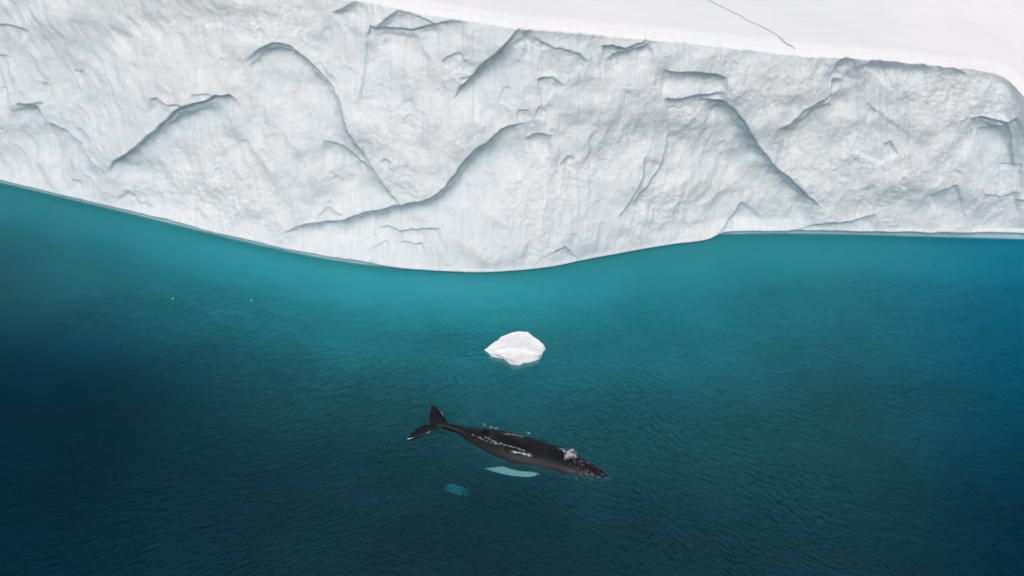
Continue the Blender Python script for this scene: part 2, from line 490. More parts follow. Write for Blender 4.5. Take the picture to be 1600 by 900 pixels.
def wall_displacement(px, py):
    """Outward relief in metres of the broken ice face."""
    wx = px + 3.2 * fbm(px / 22, py / 22, 4, 11, 0.6) + 7 * fbm(px / 90, py / 90, 2, 12)
    wy = py + 3.2 * fbm(px / 22, py / 22, 4, 21, 0.6) + 7 * fbm(px / 90, py / 90, 2, 22)
    D = np.zeros(px.shape)
    B = np.zeros(px.shape)
    leds = list(LEDGES)
    r = random.Random(12)
    for pts, A, reach, ew in LEDGES:          # broken companion edges just below the great ones
        if A < .45:
            continue
        for q in range(3 if A > .7 else 2):
            p = np.array(pts, float)
            n = len(p)
            a = r.uniform(0, .5)
            tt = np.linspace(a, min(1, a + r.uniform(.25, .55)), 6) * (n - 1)
            off = r.uniform(3, 13)
            xs_ = np.interp(tt, range(n), p[:, 0]) + r.uniform(-3, 3)
            ys_ = np.interp(tt, range(n), p[:, 1]) + off
            leds.append(([(float(x) + r.gauss(0, 2.2), float(y) + r.gauss(0, 2.2)) for x, y in zip(xs_, ys_)], A * r.uniform(.12, .26), r.uniform(7, 14), r.uniform(1.5, 3)))
    for k in range(100):                      # small conchoidal chips all over the face
        cx, cy = r.uniform(-180, 1780), r.uniform(-40, 420)
        wd = r.choice([6, 8, 10, 12, 16, 22])
        lean = -0.5 * (cx - 700) / 900 + r.gauss(0, .35)
        hgt = wd * r.uniform(0.15, 0.6)
        pts = [(cx + wd * (s - .5), cy + lean * wd * (s - .5) * 1.4 - hgt * (1 - (2 * s - 1) ** 2) + r.gauss(0, wd * .05)) for s in (0, .25, .5, .75, 1)]
        leds.append((pts, 0.009 * wd * r.uniform(.5, 1.5), wd * r.uniform(.5, 1.1), r.uniform(1.2, 2.2)))
    for li, (pts, A, reach, ew) in enumerate(leds):
        crisp = li < len(LEDGES) and A >= .3
        if A == 0:
            continue
        p = np.array(pts)
        pad = reach * 3.2 + 10
        x0, x1 = p[:, 0].min() - pad, p[:, 0].max() + pad
        y0, y1 = p[:, 1].min() - pad, p[:, 1].max() + pad
        m = (px > x0) & (px < x1) & (py > y0) & (py < y1)
        if not m.any():
            continue
        sd, t = seg_field(wx[m], wy[m], pts)
        taper = 1.0
        dd = np.abs(sd)
        ends = seg_field.fade
        below = smooth(-ew * .5, ew * .6, sd) * np.exp(-np.maximum(sd, 0) / reach)
        above = np.exp(-np.maximum(-sd, 0) / (reach * .5)) * (sd < 0)
        xs_ = np.maximum(sd, 0) / (reach * .8)
        scoop = xs_ * np.exp(1 - xs_)
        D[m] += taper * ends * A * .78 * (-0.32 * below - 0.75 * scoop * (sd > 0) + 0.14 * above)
        B[m] += taper * ends * min(A, 1) * np.exp(-np.maximum(sd, 0) / (4 + reach * .16)) * smooth(-ew * .5, ew * .5, sd) * (0.75 + 0.5 * perlin(px[m] / 9, py[m] / 9, 77))  # occlusion under the ledge painted in, blended as bluer bare ice
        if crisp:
            B[m] += taper * ends * 0.4 * np.exp(-((sd - 1) / 1.6) ** 2) * (0.7 + 0.9 * perlin(px[m] / 14, py[m] / 14, 79))  # thin line of painted shade right under the main ledges
    # flutes and streaks: lean right on the left side, left on the right side
    k = np.interp(px, [-200, 150, 450, 750, 1000, 1400, 1800], [0.55, 0.42, 0.12, 0.0, -0.30, -0.45, -0.5])
    ac = px - k * (py - 230)
    wob = 6 * fbm(px / 50, py / 50, 2, 31)
    fl = fbm((ac + wob) / 26, py / 150, 4, 41, 0.55, True)
    fl2 = fbm((ac + wob) / 9, py / 60, 3, 45, 0.55)
    big = fbm(px / 210, py / 170, 3, 51)
    mid = fbm(ac / 55, py / 60, 4, 61, 0.55)
    fine = fbm(px / 9, py / 7, 4, 71, 0.6)
    patch = smooth(-0.15, 0.35, fbm(px / 110, py / 110, 3, 81))
    left = smooth(420, 150, px)
    long = fbm((ac + 2 * wob) / 17, py / 330 + 3, 3, 47, 0.5)
    D += 1.0 * big + (0.22 - .06 * left) * mid + 0.05 * fl * (0.5 + .8 * patch) * (1 - .4 * left) + 0.020 * fl2 * (1 - .5 * left) + 0.042 * fine * (0.2 + 1.5 * patch) * (1 - .5 * left) + (0.06 + 0.12 * left) * long
    # overlapping scooped hollows with soft ridges between them
    D += 0.13 * (1 - np.abs(perlin((ac + 3 * wob) / 62, (py + 2 * wob) / 95, 151)) * 2) + 0.06 * (1 - np.abs(perlin((ac + 2 * wob) / 27, py / 48, 153)) * 2) * (.5 + .7 * patch)
    # broken, crumbly crystals low on the left middle
    crumb = np.exp(-((px - 300) / 150) ** 2 - ((py - 320) / 60) ** 2)
    D += 0.09 * crumb * fbm(px / 8, py / 8, 3, 91)
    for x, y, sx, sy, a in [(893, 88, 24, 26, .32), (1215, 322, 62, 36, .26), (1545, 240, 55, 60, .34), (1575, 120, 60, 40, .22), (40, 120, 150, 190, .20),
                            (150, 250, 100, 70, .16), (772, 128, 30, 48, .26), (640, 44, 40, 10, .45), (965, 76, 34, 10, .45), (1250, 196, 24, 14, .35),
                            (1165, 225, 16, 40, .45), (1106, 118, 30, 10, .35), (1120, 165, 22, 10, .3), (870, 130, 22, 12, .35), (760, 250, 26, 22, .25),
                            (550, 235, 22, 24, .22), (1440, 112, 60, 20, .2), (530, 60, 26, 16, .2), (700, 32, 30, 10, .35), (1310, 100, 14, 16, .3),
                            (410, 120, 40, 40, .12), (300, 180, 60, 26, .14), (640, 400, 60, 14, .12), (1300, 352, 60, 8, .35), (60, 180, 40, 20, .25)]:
        B = B + a * np.exp(-((wx - x) / sx) ** 2 - ((wy - y) / sy) ** 2) * (0.8 + 0.9 * fbm(px / 16, py / 12, 3, 95))  # greyer bare ice patches with facet shading painted in
    global STREAK
    STREAK = fbm((ac + wob) / 5, py / 90, 4, 141, 0.6) * 0.7 + 0.5 * fbm(px / 30, py / 22, 4, 145, .6)
    return D, B


# column profile of the face: rows from under water to the rim
VW = np.concatenate([np.linspace(-0.30, -0.03, 8), np.linspace(-0.02, 1.0, 285)])
vv = VW[:, None] * np.ones(NC)[None, :]
base = Pw[None] + (Pt - Pw)[None] * vv[..., None]
base[..., 2] = np.where(vv < 0, vv * 14, base[..., 2])
base[..., 1] = np.where(vv < 0, Pw[None, :, 1] - vv * 14 * 1.1, base[..., 1])   # undercut below the water
bx, by = proj(np.where(vv[..., None] < 0, Pw[None], base))
D, B = wall_displacement(bx, by)
nrm = np.array([0, -0.92, 0.39])
tang = np.gradient(Pw[:, :2], axis=0)
tang /= np.linalg.norm(tang, axis=1)[:, None]
N = np.stack([tang[:, 1] * 0.92, -tang[:, 0] * 0.92, np.full(NC, 0.39)], -1)
N /= np.linalg.norm(N, axis=1)[:, None]
# keep the waterline and the rim where they are, with a gentle belly between
bottomfade = smooth(0.0, 0.10, vv)
topfade = 0.25 + 0.75 * smooth(1.0, 0.93, vv)
D = D * bottomfade * topfade
rimround = -0.22 * smooth(0.975, 1.0, vv) ** 2
D = D + rimround
hgt = base[..., 2]
# wave-cut notch: a smooth washed band just above the water with a crisp edge over it
bandh = np.interp(cols, [-200, 0, 90, 120, 560, 640, 700, 1050, 1110, 1130, 1300, 1600, 1800],
                  [.35, .35, .32, .36, .30, .16, .10, .08, .04, .30, .42, .62, .62])[None, :] \
    * (1 + 0.35 * fbm(cols / 60, cols * 0 + 5, 3, 6))[None, :]
notch = smooth(bandh + 0.07, bandh - 0.03, hgt)
B = np.clip(B, 0, 1.2)
D = D - 0.30 * notch + 0.05 * np.exp(-((hgt - bandh - .15) / .12) ** 2)
lean_in = smooth(-0.1, 0.45, hgt) * 0.25
V = base + N[None] * (D + 0.0 * lean_in)[..., None]
bare_and_shade = np.clip(0.85 * B + 0.95 * notch * (hgt > -0.3), 0, 1)  # painted ledge shade plus the washed notch band

# plateau rows going back from the rim, then the hidden rear slope
PB = np.concatenate([np.linspace(0.12, 20, 100), np.linspace(21, 70, 26)])
dirs = Pt[:, :2] / np.linalg.norm(Pt[:, :2], axis=1)[:, None]
rim = V[-1].copy()
PL = np.zeros((len(PB), NC, 3))
kk = np.hanning(181)
kk /= kk.sum()
rimS = np.stack([np.convolve(np.pad(rim[:, i], 90, 'edge'), kk, 'valid') for i in range(3)], -1)
bl_ = smooth(0, 1.2, PB)[:, None, None]
RB = rim[None] * (1 - bl_) + rimS[None] * bl_
RB = np.where((cols > 1520)[None, :, None], RB * 0 + rim[None], RB)
ww = smooth(1480, 1540, cols)[None, :, None]
RB = (rim[None] * (1 - bl_) + rimS[None] * bl_) * (1 - ww) + rim[None] * ww
PL[..., :2] = RB[..., :2] + dirs[None] * PB[:, None, None]
soft = smooth(0, 1.6, PB)[:, None]
zz = RB[..., 2] + 0.16 * smooth(0, .8, PB)[:, None] + 0.012 * PB[:, None] + 0.35 * fbm(PL[..., 0] / 9, PL[..., 1] / 9, 3, 201) * smooth(0, 8, PB)[:, None]
zz += 0.03 * fbm(PL[..., 0] / 1.5, PL[..., 1] / .8, 3, 205) * soft
level = z_t[None] + 0.02 * PB[:, None]
rightdrop = smooth(1560, 1760, cols)[None]
zz = zz - 0.0 * rightdrop
zz = zz - 17 * smooth(52, 70, PB)[:, None] ** 2
PL[..., 2] = zz
groove = np.zeros(PL.shape[:2])
ice_v = V.reshape(-1, 3)
iceberg = thing('iceberg', 'huge white iceberg with a tall broken ice cliff rising from turquoise water', 'iceberg', (0, 45, 0))
org = np.array([0, 45, 0])


def side_cap(first, last_sign):
    pass


# ends of the berg beyond the frame: the whole profile sinks and draws back
def extend(grid, left):
    edge = grid[:, :1] if left else grid[:, -1:]
    out = []
    n = 14
    for i in range(1, n + 1):
        a = i / n * math.pi / 2
        g = edge.copy()
        g[..., 0] += (-1 if left else 1) * 26 * math.sin(a)
        yc = 78
        k = math.cos(a)
        g[..., 1] = yc + (g[..., 1] - yc) * (0.15 + .85 * k)
        g[..., 2] = np.where(g[..., 2] > 0, g[..., 2] * max(k, 0) ** .6 - 1.5 * (1 - k), g[..., 2])
        nn = fbm(np.full(g.shape[0], i * .7), np.arange(g.shape[0]) / 30, 3, 401 + left)
        g[..., 0, 2] += 0.8 * nn * (g[..., 0, 2] > 0)
        out.append(g)
    if left:
        return np.concatenate(out[::-1] + [grid], 1)
    return np.concatenate([grid] + out, 1)


full = np.concatenate([V, PL], 0)
bare_and_shade_full = np.concatenate([bare_and_shade, np.zeros(PL.shape[:2])], 0)
crack_full = np.concatenate([np.zeros(V.shape[:2]), groove], 0)
full = extend(extend(full, True), False)
padn = 14
bare_and_shade_full = np.pad(bare_and_shade_full, ((0, 0), (padn, padn)))
crack_full = np.pad(crack_full, ((0, 0), (padn, padn)))
nv = V.shape[0]


def attr(me, name, vals):
    a = me.attributes.new(name, 'FLOAT', 'POINT')
    a.data.foreach_set('value', np.ascontiguousarray(vals, dtype=np.float32).ravel())


NS = nv - 6                                # snow overlaps the rim
W, Pp = full[:NS + 1] - org, full[NS:] - org
me = make_mesh('ice_cliff', W, grid_quads(W.shape[0], W.shape[1]))
attr(me, 'bare_ice_and_shade', bare_and_shade_full[:NS + 1])
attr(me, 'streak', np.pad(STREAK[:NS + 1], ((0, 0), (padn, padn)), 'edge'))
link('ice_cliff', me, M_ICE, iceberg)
me = make_mesh('snow_plateau', Pp, grid_quads(Pp.shape[0], Pp.shape[1]))
attr(me, 'bare_ice_and_shade', crack_full[NS:])
link('snow_plateau', me, M_SNOW, iceberg)

# a thin crack running over the plateau to the rim: a sunken dark strip between two low broken lips
plateau = bpy.data.objects['snow_plateau']
bpy.context.view_layer.update()
CR = [(1060, -30), (1085, -12), (1105, 0), (1130, 12), (1140, 17), (1153, 23), (1175, 36), (1188, 41), (1197, 45), (1208, 51), (1215, 56), (1222, 62), (1229, 68), (1237, 73), (1244, 78)]


def on_plateau(x, y):
    o_ = Vector((0, 0, CAM_H)) - Vector(org.tolist())
    d = (Vector(at(x, y, 0.0).tolist()) - Vector((0, 0, CAM_H))).normalized()
    ok, loc, nn, idx = plateau.ray_cast(o_, d)
    return np.array(loc) if ok else None


cl = []
crp = np.array(CR, float)
for q in np.linspace(0, len(crp) - 1, 260):
    x = np.interp(q, range(len(crp)), crp[:, 0]) + 0.9 * float(perlin(np.array([q * 2.1]), np.array([.3]), 305)[0])
    y = np.interp(q, range(len(crp)), crp[:, 1]) + 0.9 * float(perlin(np.array([q * 2.6]), np.array([.7]), 306)[0])
    loc = on_plateau(x, y)
    if loc is not None:
        cl.append((loc, q))
pts_ = np.array([c[0] for c in cl])
tg = np.gradient(pts_, axis=0)[:, :2]
tg /= np.linalg.norm(tg, axis=1)[:, None]
nn_ = np.stack([-tg[:, 1], tg[:, 0]], -1)
qs = np.array([c[1] for c in cl])
wd_ = 0.016 + 0.022 * np.exp(-((qs - 12.0) / .9) ** 2) + 0.010 * perlin(qs * 3.3, qs * 0, 307)
wd_ = np.maximum(wd_ * .62, 0.005) * smooth(14.0, 13.4, qs)
sec = [(-3.2, .0), (-1.5, .03), (-1.0, .02), (0, .008), (1.0, .02), (1.5, .035), (3.2, .0)]
cv = np.stack([np.concatenate([pts_[:, :2] + nn_ * (wd_ * a_)[:, None], pts_[:, 2:3] + b_ + .004], 1) for a_, b_ in sec], 0)
M_CRACK = simple('shadowy_crack_ice', (0.40, 0.46, 0.48), 0.8, 0, 6, .2)
me = make_mesh('crack', cv, grid_quads(cv.shape[0], cv.shape[1]), False)
link('crack', me, M_CRACK, iceberg)

# ------------------------------------------------------------------ the submerged foot of the iceberg
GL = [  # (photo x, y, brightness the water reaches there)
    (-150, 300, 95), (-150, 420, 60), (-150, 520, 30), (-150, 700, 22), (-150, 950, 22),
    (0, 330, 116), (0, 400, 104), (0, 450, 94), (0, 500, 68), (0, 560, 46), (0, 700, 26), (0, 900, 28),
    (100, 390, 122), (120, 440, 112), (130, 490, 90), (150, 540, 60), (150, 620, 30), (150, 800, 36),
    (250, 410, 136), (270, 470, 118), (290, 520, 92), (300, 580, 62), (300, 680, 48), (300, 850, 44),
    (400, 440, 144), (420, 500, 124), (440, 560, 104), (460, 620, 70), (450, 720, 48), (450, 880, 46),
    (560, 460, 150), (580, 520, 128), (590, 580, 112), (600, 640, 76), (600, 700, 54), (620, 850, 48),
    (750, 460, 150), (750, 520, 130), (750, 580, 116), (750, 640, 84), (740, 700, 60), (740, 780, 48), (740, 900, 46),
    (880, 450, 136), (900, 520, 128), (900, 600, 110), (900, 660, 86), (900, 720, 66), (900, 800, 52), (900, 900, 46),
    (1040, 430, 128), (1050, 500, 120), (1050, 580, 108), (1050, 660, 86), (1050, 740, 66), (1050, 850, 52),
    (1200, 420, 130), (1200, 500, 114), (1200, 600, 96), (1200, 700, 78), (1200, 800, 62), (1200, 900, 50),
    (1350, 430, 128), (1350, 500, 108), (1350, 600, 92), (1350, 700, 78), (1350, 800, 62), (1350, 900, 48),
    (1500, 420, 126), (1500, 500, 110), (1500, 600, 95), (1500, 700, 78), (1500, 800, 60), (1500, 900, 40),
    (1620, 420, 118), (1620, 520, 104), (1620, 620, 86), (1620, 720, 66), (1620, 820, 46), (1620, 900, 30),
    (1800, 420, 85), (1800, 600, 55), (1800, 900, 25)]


def s2l(c):
    c = np.asarray(c, float) / 255
    return np.where(c < .04045, c / 12.92, ((c + .055) / 1.055) ** 2.4)


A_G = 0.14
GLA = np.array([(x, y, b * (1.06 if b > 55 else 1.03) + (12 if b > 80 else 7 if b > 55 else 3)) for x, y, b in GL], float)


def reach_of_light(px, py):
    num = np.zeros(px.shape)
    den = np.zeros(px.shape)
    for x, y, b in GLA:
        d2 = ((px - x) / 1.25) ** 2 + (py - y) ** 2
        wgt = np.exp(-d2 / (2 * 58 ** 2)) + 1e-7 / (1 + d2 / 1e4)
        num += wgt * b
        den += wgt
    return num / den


def scatter_tint_of(b):
    """Share and brightness of the painted scattered light, strong by the ice, weak far out."""
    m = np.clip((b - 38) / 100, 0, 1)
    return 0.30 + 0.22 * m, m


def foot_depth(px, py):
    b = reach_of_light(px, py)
    sl, mk = scatter_tint_of(b)
    cg = SCATTER_TINT_DARK[1] * (1 - mk) + SCATTER_TINT_BRIGHT[1] * mk
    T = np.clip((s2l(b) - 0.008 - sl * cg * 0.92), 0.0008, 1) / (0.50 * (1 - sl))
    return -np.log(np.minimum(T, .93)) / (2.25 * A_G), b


fc = np.concatenate([[-900, -700, -500, -350], np.arange(-240, 1860, 8), [1980, 2150, 2400, 2700]])
ywf = curve(WATERLINE, np.clip(fc, -400, 2000))
rows_t = np.linspace(0, 1, 90)
fpx = fc[None] + 0 * rows_t[:, None]
fpy = (ywf - 26)[None] + ((1010 - ywf + 26)[None]) * rows_t[:, None]
dep, bb = foot_depth(fpx, fpy)
dep = dep + 0.25 * fbm(fpx / 70, fpy / 45, 3, 501)
edge_out = smooth(1800, 2300, fpx) + smooth(-200, -600, fpx)
dep = np.maximum(dep, 0.7) + 10 * edge_out
FP = at(fpx, fpy, -dep)
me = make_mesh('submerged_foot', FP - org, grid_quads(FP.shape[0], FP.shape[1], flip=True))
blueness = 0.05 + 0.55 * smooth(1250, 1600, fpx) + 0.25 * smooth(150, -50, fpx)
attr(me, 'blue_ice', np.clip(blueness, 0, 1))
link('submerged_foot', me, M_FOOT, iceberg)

# ------------------------------------------------------------------ the sea: one sheet to the horizon, 60 m deep
xs = np.concatenate([[-6000, -2500, -900, -300, -120, -70], np.arange(-50, 51, 2.0), [70, 120, 300, 900, 2500, 6000]])
ys = np.concatenate([[-6000, -2500, -900, -300, -60, -10], np.arange(0, 61, 2.0), [80, 120, 300, 900, 2500, 6000]])
gx, gy = np.meshgrid(xs, ys)
top = np.stack([gx, gy, 0 * gx], -1)
nr, ncx = gx.shape
verts = top.reshape(-1, 3)
quads = grid_quads(nr, ncx)
bot = verts.copy()
bot[:, 2] = -60
nvv = len(verts)
bq = quads[:, ::-1] + nvv
ring = list(range(ncx)) + [r * ncx + ncx - 1 for r in range(1, nr)] + [(nr - 1) * ncx + c for c in range(ncx - 2, -1, -1)] + [r * ncx for r in range(nr - 2, 0, -1)]
sq = np.array([[ring[i], ring[i] + nvv, ring[(i + 1) % len(ring)] + nvv, ring[(i + 1) % len(ring)]] for i in range(len(ring))])
me = make_mesh('sea', np.concatenate([verts, bot]), np.concatenate([quads, bq, sq]), False)
spx, spy = proj(top)
spx = np.where((gy * cp + CAM_H * sp) > 1, spx, 800)
spy = np.where((gy * cp + CAM_H * sp) > 1, spy, 1500)
wl = curve(WATERLINE, np.clip(spx, -400, 2000))
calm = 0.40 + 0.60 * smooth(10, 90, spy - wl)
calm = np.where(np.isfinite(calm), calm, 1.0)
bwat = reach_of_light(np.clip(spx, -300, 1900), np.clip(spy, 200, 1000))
scatter_tint, glow_amt = scatter_tint_of(bwat)
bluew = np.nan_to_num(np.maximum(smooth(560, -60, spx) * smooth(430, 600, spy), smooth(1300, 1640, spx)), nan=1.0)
scatter_tint = scatter_tint - 0.05 * smooth(330, 0, spx) * smooth(420, 560, spy)
scatter_tint = np.maximum(scatter_tint, .06)
for nm_, val in (('scatter_tint', scatter_tint), ('glow_mix', glow_amt), ('blue_water', bluew)):
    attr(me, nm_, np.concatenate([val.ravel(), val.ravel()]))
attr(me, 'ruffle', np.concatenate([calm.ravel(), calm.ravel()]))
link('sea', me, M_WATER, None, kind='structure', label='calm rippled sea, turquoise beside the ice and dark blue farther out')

# ------------------------------------------------------------------ small ice floe
FL_TOP = [(757, 547), (766, 540), (778, 532), (783, 526), (800, 520), (812, 518), (825, 519), (833, 526), (842, 532), (849, 539), (852, 545), (848, 549), (847, 553),
          (840, 555), (825, 555), (812, 556), (800, 561), (788, 558), (778, 554), (765, 552)]
FL_BOT = [(758, 548), (766, 541), (778, 533), (784, 528), (800, 523), (813, 522), (826, 523), (835, 530), (843, 536), (850, 542), (852, 547), (848, 552), (846, 557),
          (841, 562), (828, 566), (818, 567), (811, 571), (797, 569), (786, 561), (768, 557)]


def resample(poly, n):
    p = np.array(poly + [poly[0]], float)
    L = np.concatenate([[0], np.cumsum(np.hypot(*(p[1:] - p[:-1]).T))])
    s = np.linspace(0, L[-1], n, endpoint=False)
    return np.stack([np.interp(s, L, p[:, 0]), np.interp(s, L, p[:, 1])], -1)


def floe():
    n = 140
    # same control order, so resample each by control index
    tq = np.linspace(0, len(FL_TOP), n, endpoint=False)
    T = np.array(FL_TOP + [FL_TOP[0]], float)
    Bt = np.array(FL_BOT + [FL_BOT[0]], float)
    ti = np.arange(len(T))
    tp = np.stack([np.interp(tq, ti, T[:, 0]), np.interp(tq, ti, T[:, 1])], -1)
    bt = np.stack([np.interp(tq, ti, Bt[:, 0]), np.interp(tq, ti, Bt[:, 1])], -1)
    front = smooth(541, 556, tp[:, 1])
    ztop = 0.16 + 0.30 * front + 0.05 * np.sin(tq * 1.3)
    ztop = np.where(tp[:, 0] < 775, ztop * 0.5 + .05, ztop)
    a = at(tp[:, 0], tp[:, 1], ztop)
    b = at(bt[:, 0], bt[:, 1], 0.0)
    c0 = at(806, 543, 0.62)
    rings = []
    for z, k in ((-1.6, .55), (-1.0, .85), (-0.35, 1.02)):
        r = b * 1.0
        cen = b.mean(0)
        r = cen + (b - cen) * k
        r[:, 2] = z
        rings.append(r)
    rings.append(b)
    for k in (.3, .6, .85):
        r = b + (a - b) * k
        r[:, :2] += (r[:, :2] - a[:, :2].mean(0)) * 0.02 * math.sin(k * 9)
        rings.append(r)
    rings.append(a)
    cen = a.mean(0)
    for i in range(1, 26):
        k = 1 - i / 25.5
        r = c0 + (a - c0) * k
        r[:, 2] = (a[:, 2] * k ** 1.3 + c0[2] * (1 - k ** 1.3)) - 0.10 * math.sin(k * math.pi) + 0.05 * (k > .9)
        rings.append(r)
    R = np.stack(rings)
    top_m = (np.arange(len(R)) >= 7)[:, None]
    x, y = R[..., 0], R[..., 1]
    R[..., 2] += np.where(top_m, 0.09 * fbm(x * 1.4, y * 1.4, 4, 601, .55) + 0.07 * fbm(x / 1.1, y / 1.1, 2, 603, .5, True), 0)
    side = np.abs(fbm(x * 2.2, y * 2.2 + R[..., 2] * 2, 3, 605))
    R[..., 0] += 0.05 * side * (~top_m)
    return R


R = floe()
fo = np.array([*at(806, 548, 0.0)[:2], 0.0])
fl = thing('ice_floe', 'small white ice floe alone on open water between whale and cliff', 'ice floe', tuple(fo))
me = make_mesh('floe_ice', R - fo, grid_quads(R.shape[0], R.shape[1], wrap=True))
attr(me, 'bare_ice_and_shade', np.zeros(R.shape[:2]))
M_FLOE = simple('snow_covered_floe', (0.88, 0.895, 0.91), 0.7, 0.03, 2.0, 0.02)
link('floe_ice', me, M_FLOE, fl)

# ------------------------------------------------------------------ whales
def catmull(P, n):
    P = np.array(P, float)
    t = np.linspace(0, len(P) - 1, n)
    i = np.clip(np.floor(t).astype(int), 0, len(P) - 2)
    f = (t - i)[:, None]
    g = lambda k: P[np.clip(k, 0, len(P) - 1)]
    a, b, c, d = g(i - 1), g(i), g(i + 1), g(i + 2)
    return 0.5 * (2 * b + (c - a) * f + (2 * a - 5 * b + 4 * c - d) * f**2 + (3 * b - a - 3 * c + d) * f**3)


def body_loft(spine, n=110, seg=40):
    """spine rows: x, y, z, half width, half height."""
    C = catmull(spine, n)
    P = C[:, :3]
    T = np.gradient(P, axis=0)
    T /= np.linalg.norm(T, axis=1)[:, None]
    side = np.cross(T, [0, 0, 1.0])
    side /= np.linalg.norm(side, axis=1)[:, None]
    up = np.cross(side, T)
    a = np.linspace(0, 2 * math.pi, seg, endpoint=False)
    ca, sa = np.cos(a), np.sin(a)
    # back slightly ridged, belly full
    shape = np.where(sa > 0, np.abs(sa) ** 0.92 * np.sign(sa), sa)
    R = P[:, None] + side[:, None] * (C[:, 3:4] * ca[None])[..., None] + up[:, None] * (C[:, 4:5] * shape[None])[..., None]
    v = np.concatenate([R.reshape(-1, 3), P[:1], P[-1:]])
    q = [tuple(f) for f in grid_quads(n, seg, wrap=True)]
    e0, e1 = n * seg, n * seg + 1
    q += [((k + 1) % seg, k, e0) for k in range(seg)]
    q += [((n - 1) * seg + k, (n - 1) * seg + (k + 1) % seg, e1) for k in range(seg)]
    return v, q


def blade(lead, trail, thick, n=26, m=12):
    """A fin: lens-shaped sections between a leading and a trailing edge (world points)."""
    Lc, Tc = catmull(lead, n), catmull(trail, n)
    verts, faces = [], []
    for i in range(n):
        c = Tc[i] - Lc[i]
        c_len = max(np.linalg.norm(c), 1e-4)
        k = 1 - i / (n - 1)
        nv_ = np.cross(c / c_len, (Lc[min(i + 1, n - 1)] - Lc[max(i - 1, 0)]))
        nv_ /= max(np.linalg.norm(nv_), 1e-6)
        if nv_[2] < 0:
            nv_ = -nv_
        for j in range(2 * m):
            s = j / m if j <= m else 2 - j / m
            top = 1 if j <= m else -1
            th = thick * (0.35 + 0.65 * k) * (math.sin(math.pi * (0.04 + 0.92 * s) ** .7) * 0.9 + .1) * top * .5
            verts.append(Lc[i] + c * s + nv_ * th)
    w2 = 2 * m
    for i in range(n - 1):
        for j in range(w2):
            faces.append((i * w2 + j, i * w2 + (j + 1) % w2, (i + 1) * w2 + (j + 1) % w2, (i + 1) * w2 + j))
    faces.append(tuple(range(w2))[::-1])
    faces.append(tuple((n - 1) * w2 + j for j in range(w2)))
    return np.array(verts), faces


def blob(c, r, squash=1.0):
    bm = bmesh.new()
    bmesh.ops.create_icosphere(bm, subdivisions=2, radius=1)
    v = np.array([x.co[:] for x in bm.verts]) * np.array([r, r, r * squash]) + np.array(c)
    f = [tuple(x.index for x in g.verts) for g in bm.faces]
    bm.free()
    return v, f


def fuse(name, pieces, voxel, org_):
    verts, faces, off = [], [], 0
    for v, f in pieces:
        verts.append(v)
        faces += [tuple(int(i) + off for i in g) for g in f]
        off += len(v)
    me = bpy.data.meshes.new(name)
    me.from_pydata((np.concatenate(verts) - org_).tolist(), [], faces)
    bm = bmesh.new()
    bm.from_mesh(me)
    bmesh.ops.recalc_face_normals(bm, faces=bm.faces)
    bm.to_mesh(me)
    bm.free()
    o = bpy.data.objects.new(name, me)
    COL.objects.link(o)
    md = o.modifiers.new('remesh', 'REMESH')
    md.mode = 'VOXEL'
    md.voxel_size = voxel
    sm = o.modifiers.new('smooth', 'SMOOTH')
    sm.iterations = 3
    sm.factor = 0.5
    dg = bpy.context.evaluated_depsgraph_get()
    new = bpy.data.meshes.new_from_object(o.evaluated_get(dg))
    bpy.data.objects.remove(o)
    bpy.data.meshes.remove(me)
    new.name = name
    new.polygons.foreach_set('use_smooth', np.ones(len(new.polygons), bool))
    return new


def sp_row(px, py, z, hw, hh):
    p = at(px, py, z)
    return (p[0], p[1], p[2], hw, hh)


def w3(lst):
    return [tuple(at(x, y, z)) for x, y, z in lst]


# the near whale: back awash, head to the lower right, flukes to the left
SP = [sp_row(957, 749, -.18, .04, .04), sp_row(950, 747, -.18, .26, .18), sp_row(934, 741.5, -.24, .50, .30), sp_row(915, 736, -.30, .70, .43),
      sp_row(893, 729.5, -.36, .88, .60), sp_row(868, 722, -.48, 1.02, .76), sp_row(840, 715.5, -.59, 1.16, .88), sp_row(812, 710, -.63, 1.28, .99),
      sp_row(786, 702, -.60, 1.22, .94), sp_row(762, 693.5, -.50, 1.0, .79), sp_row(740, 684.5, -.34, .70, .57), sp_row(720, 674, -.12, .32, .34),
      sp_row(703, 668, .06, .21, .24), sp_row(690, 664, .14, .17, .17), sp_row(680, 662, .16, .14, .10), sp_row(675, 662, .16, .06, .05)]
pieces = [body_loft(SP)]
pieces.append(blade(w3([(699, 662, .14), (694, 650, .2), (688, 640, .25), (677, 633, .3)]),
                    w3([(673, 664, .14), (670, 654, .2), (671, 643, .25), (675, 633.5, .3)]), .17))
pieces.append(blade(w3([(694, 668, .14), (680, 672, .14), (660, 680, .1), (637, 687, .06)]),
                    w3([(673, 661, .14), (661, 665, .16), (646, 673, .12), (636, 685, .06)]), .17))
# dorsal fin on its hump
pieces.append(blade(w3([(776, 684, .18), (768, 677, .40), (759, 670, .72)]), w3([(752, 680, .10), (754, 674, .40), (757, 669.5, .70)]), .28))
# right flipper, swept back under water
pieces.append(blade(w3([(848, 741, -.52), (826, 746, -.54), (800, 744, -.58), (775, 738.5, -.64), (757, 732, -.8)]),
                    w3([(840, 725, -.52), (818, 723, -.54), (795, 725, -.58), (775, 728.5, -.64), (757, 731, -.8)]), .16))
# left flipper, on the far side
pieces.append(blade(w3([(866, 712, -1.1), (852, 700, -1.6), (830, 690, -2.2), (812, 684, -2.8)]),
                    w3([(852, 712, -1.1), (838, 702, -1.6), (820, 692, -2.2), (811, 685, -2.8)]), .2))
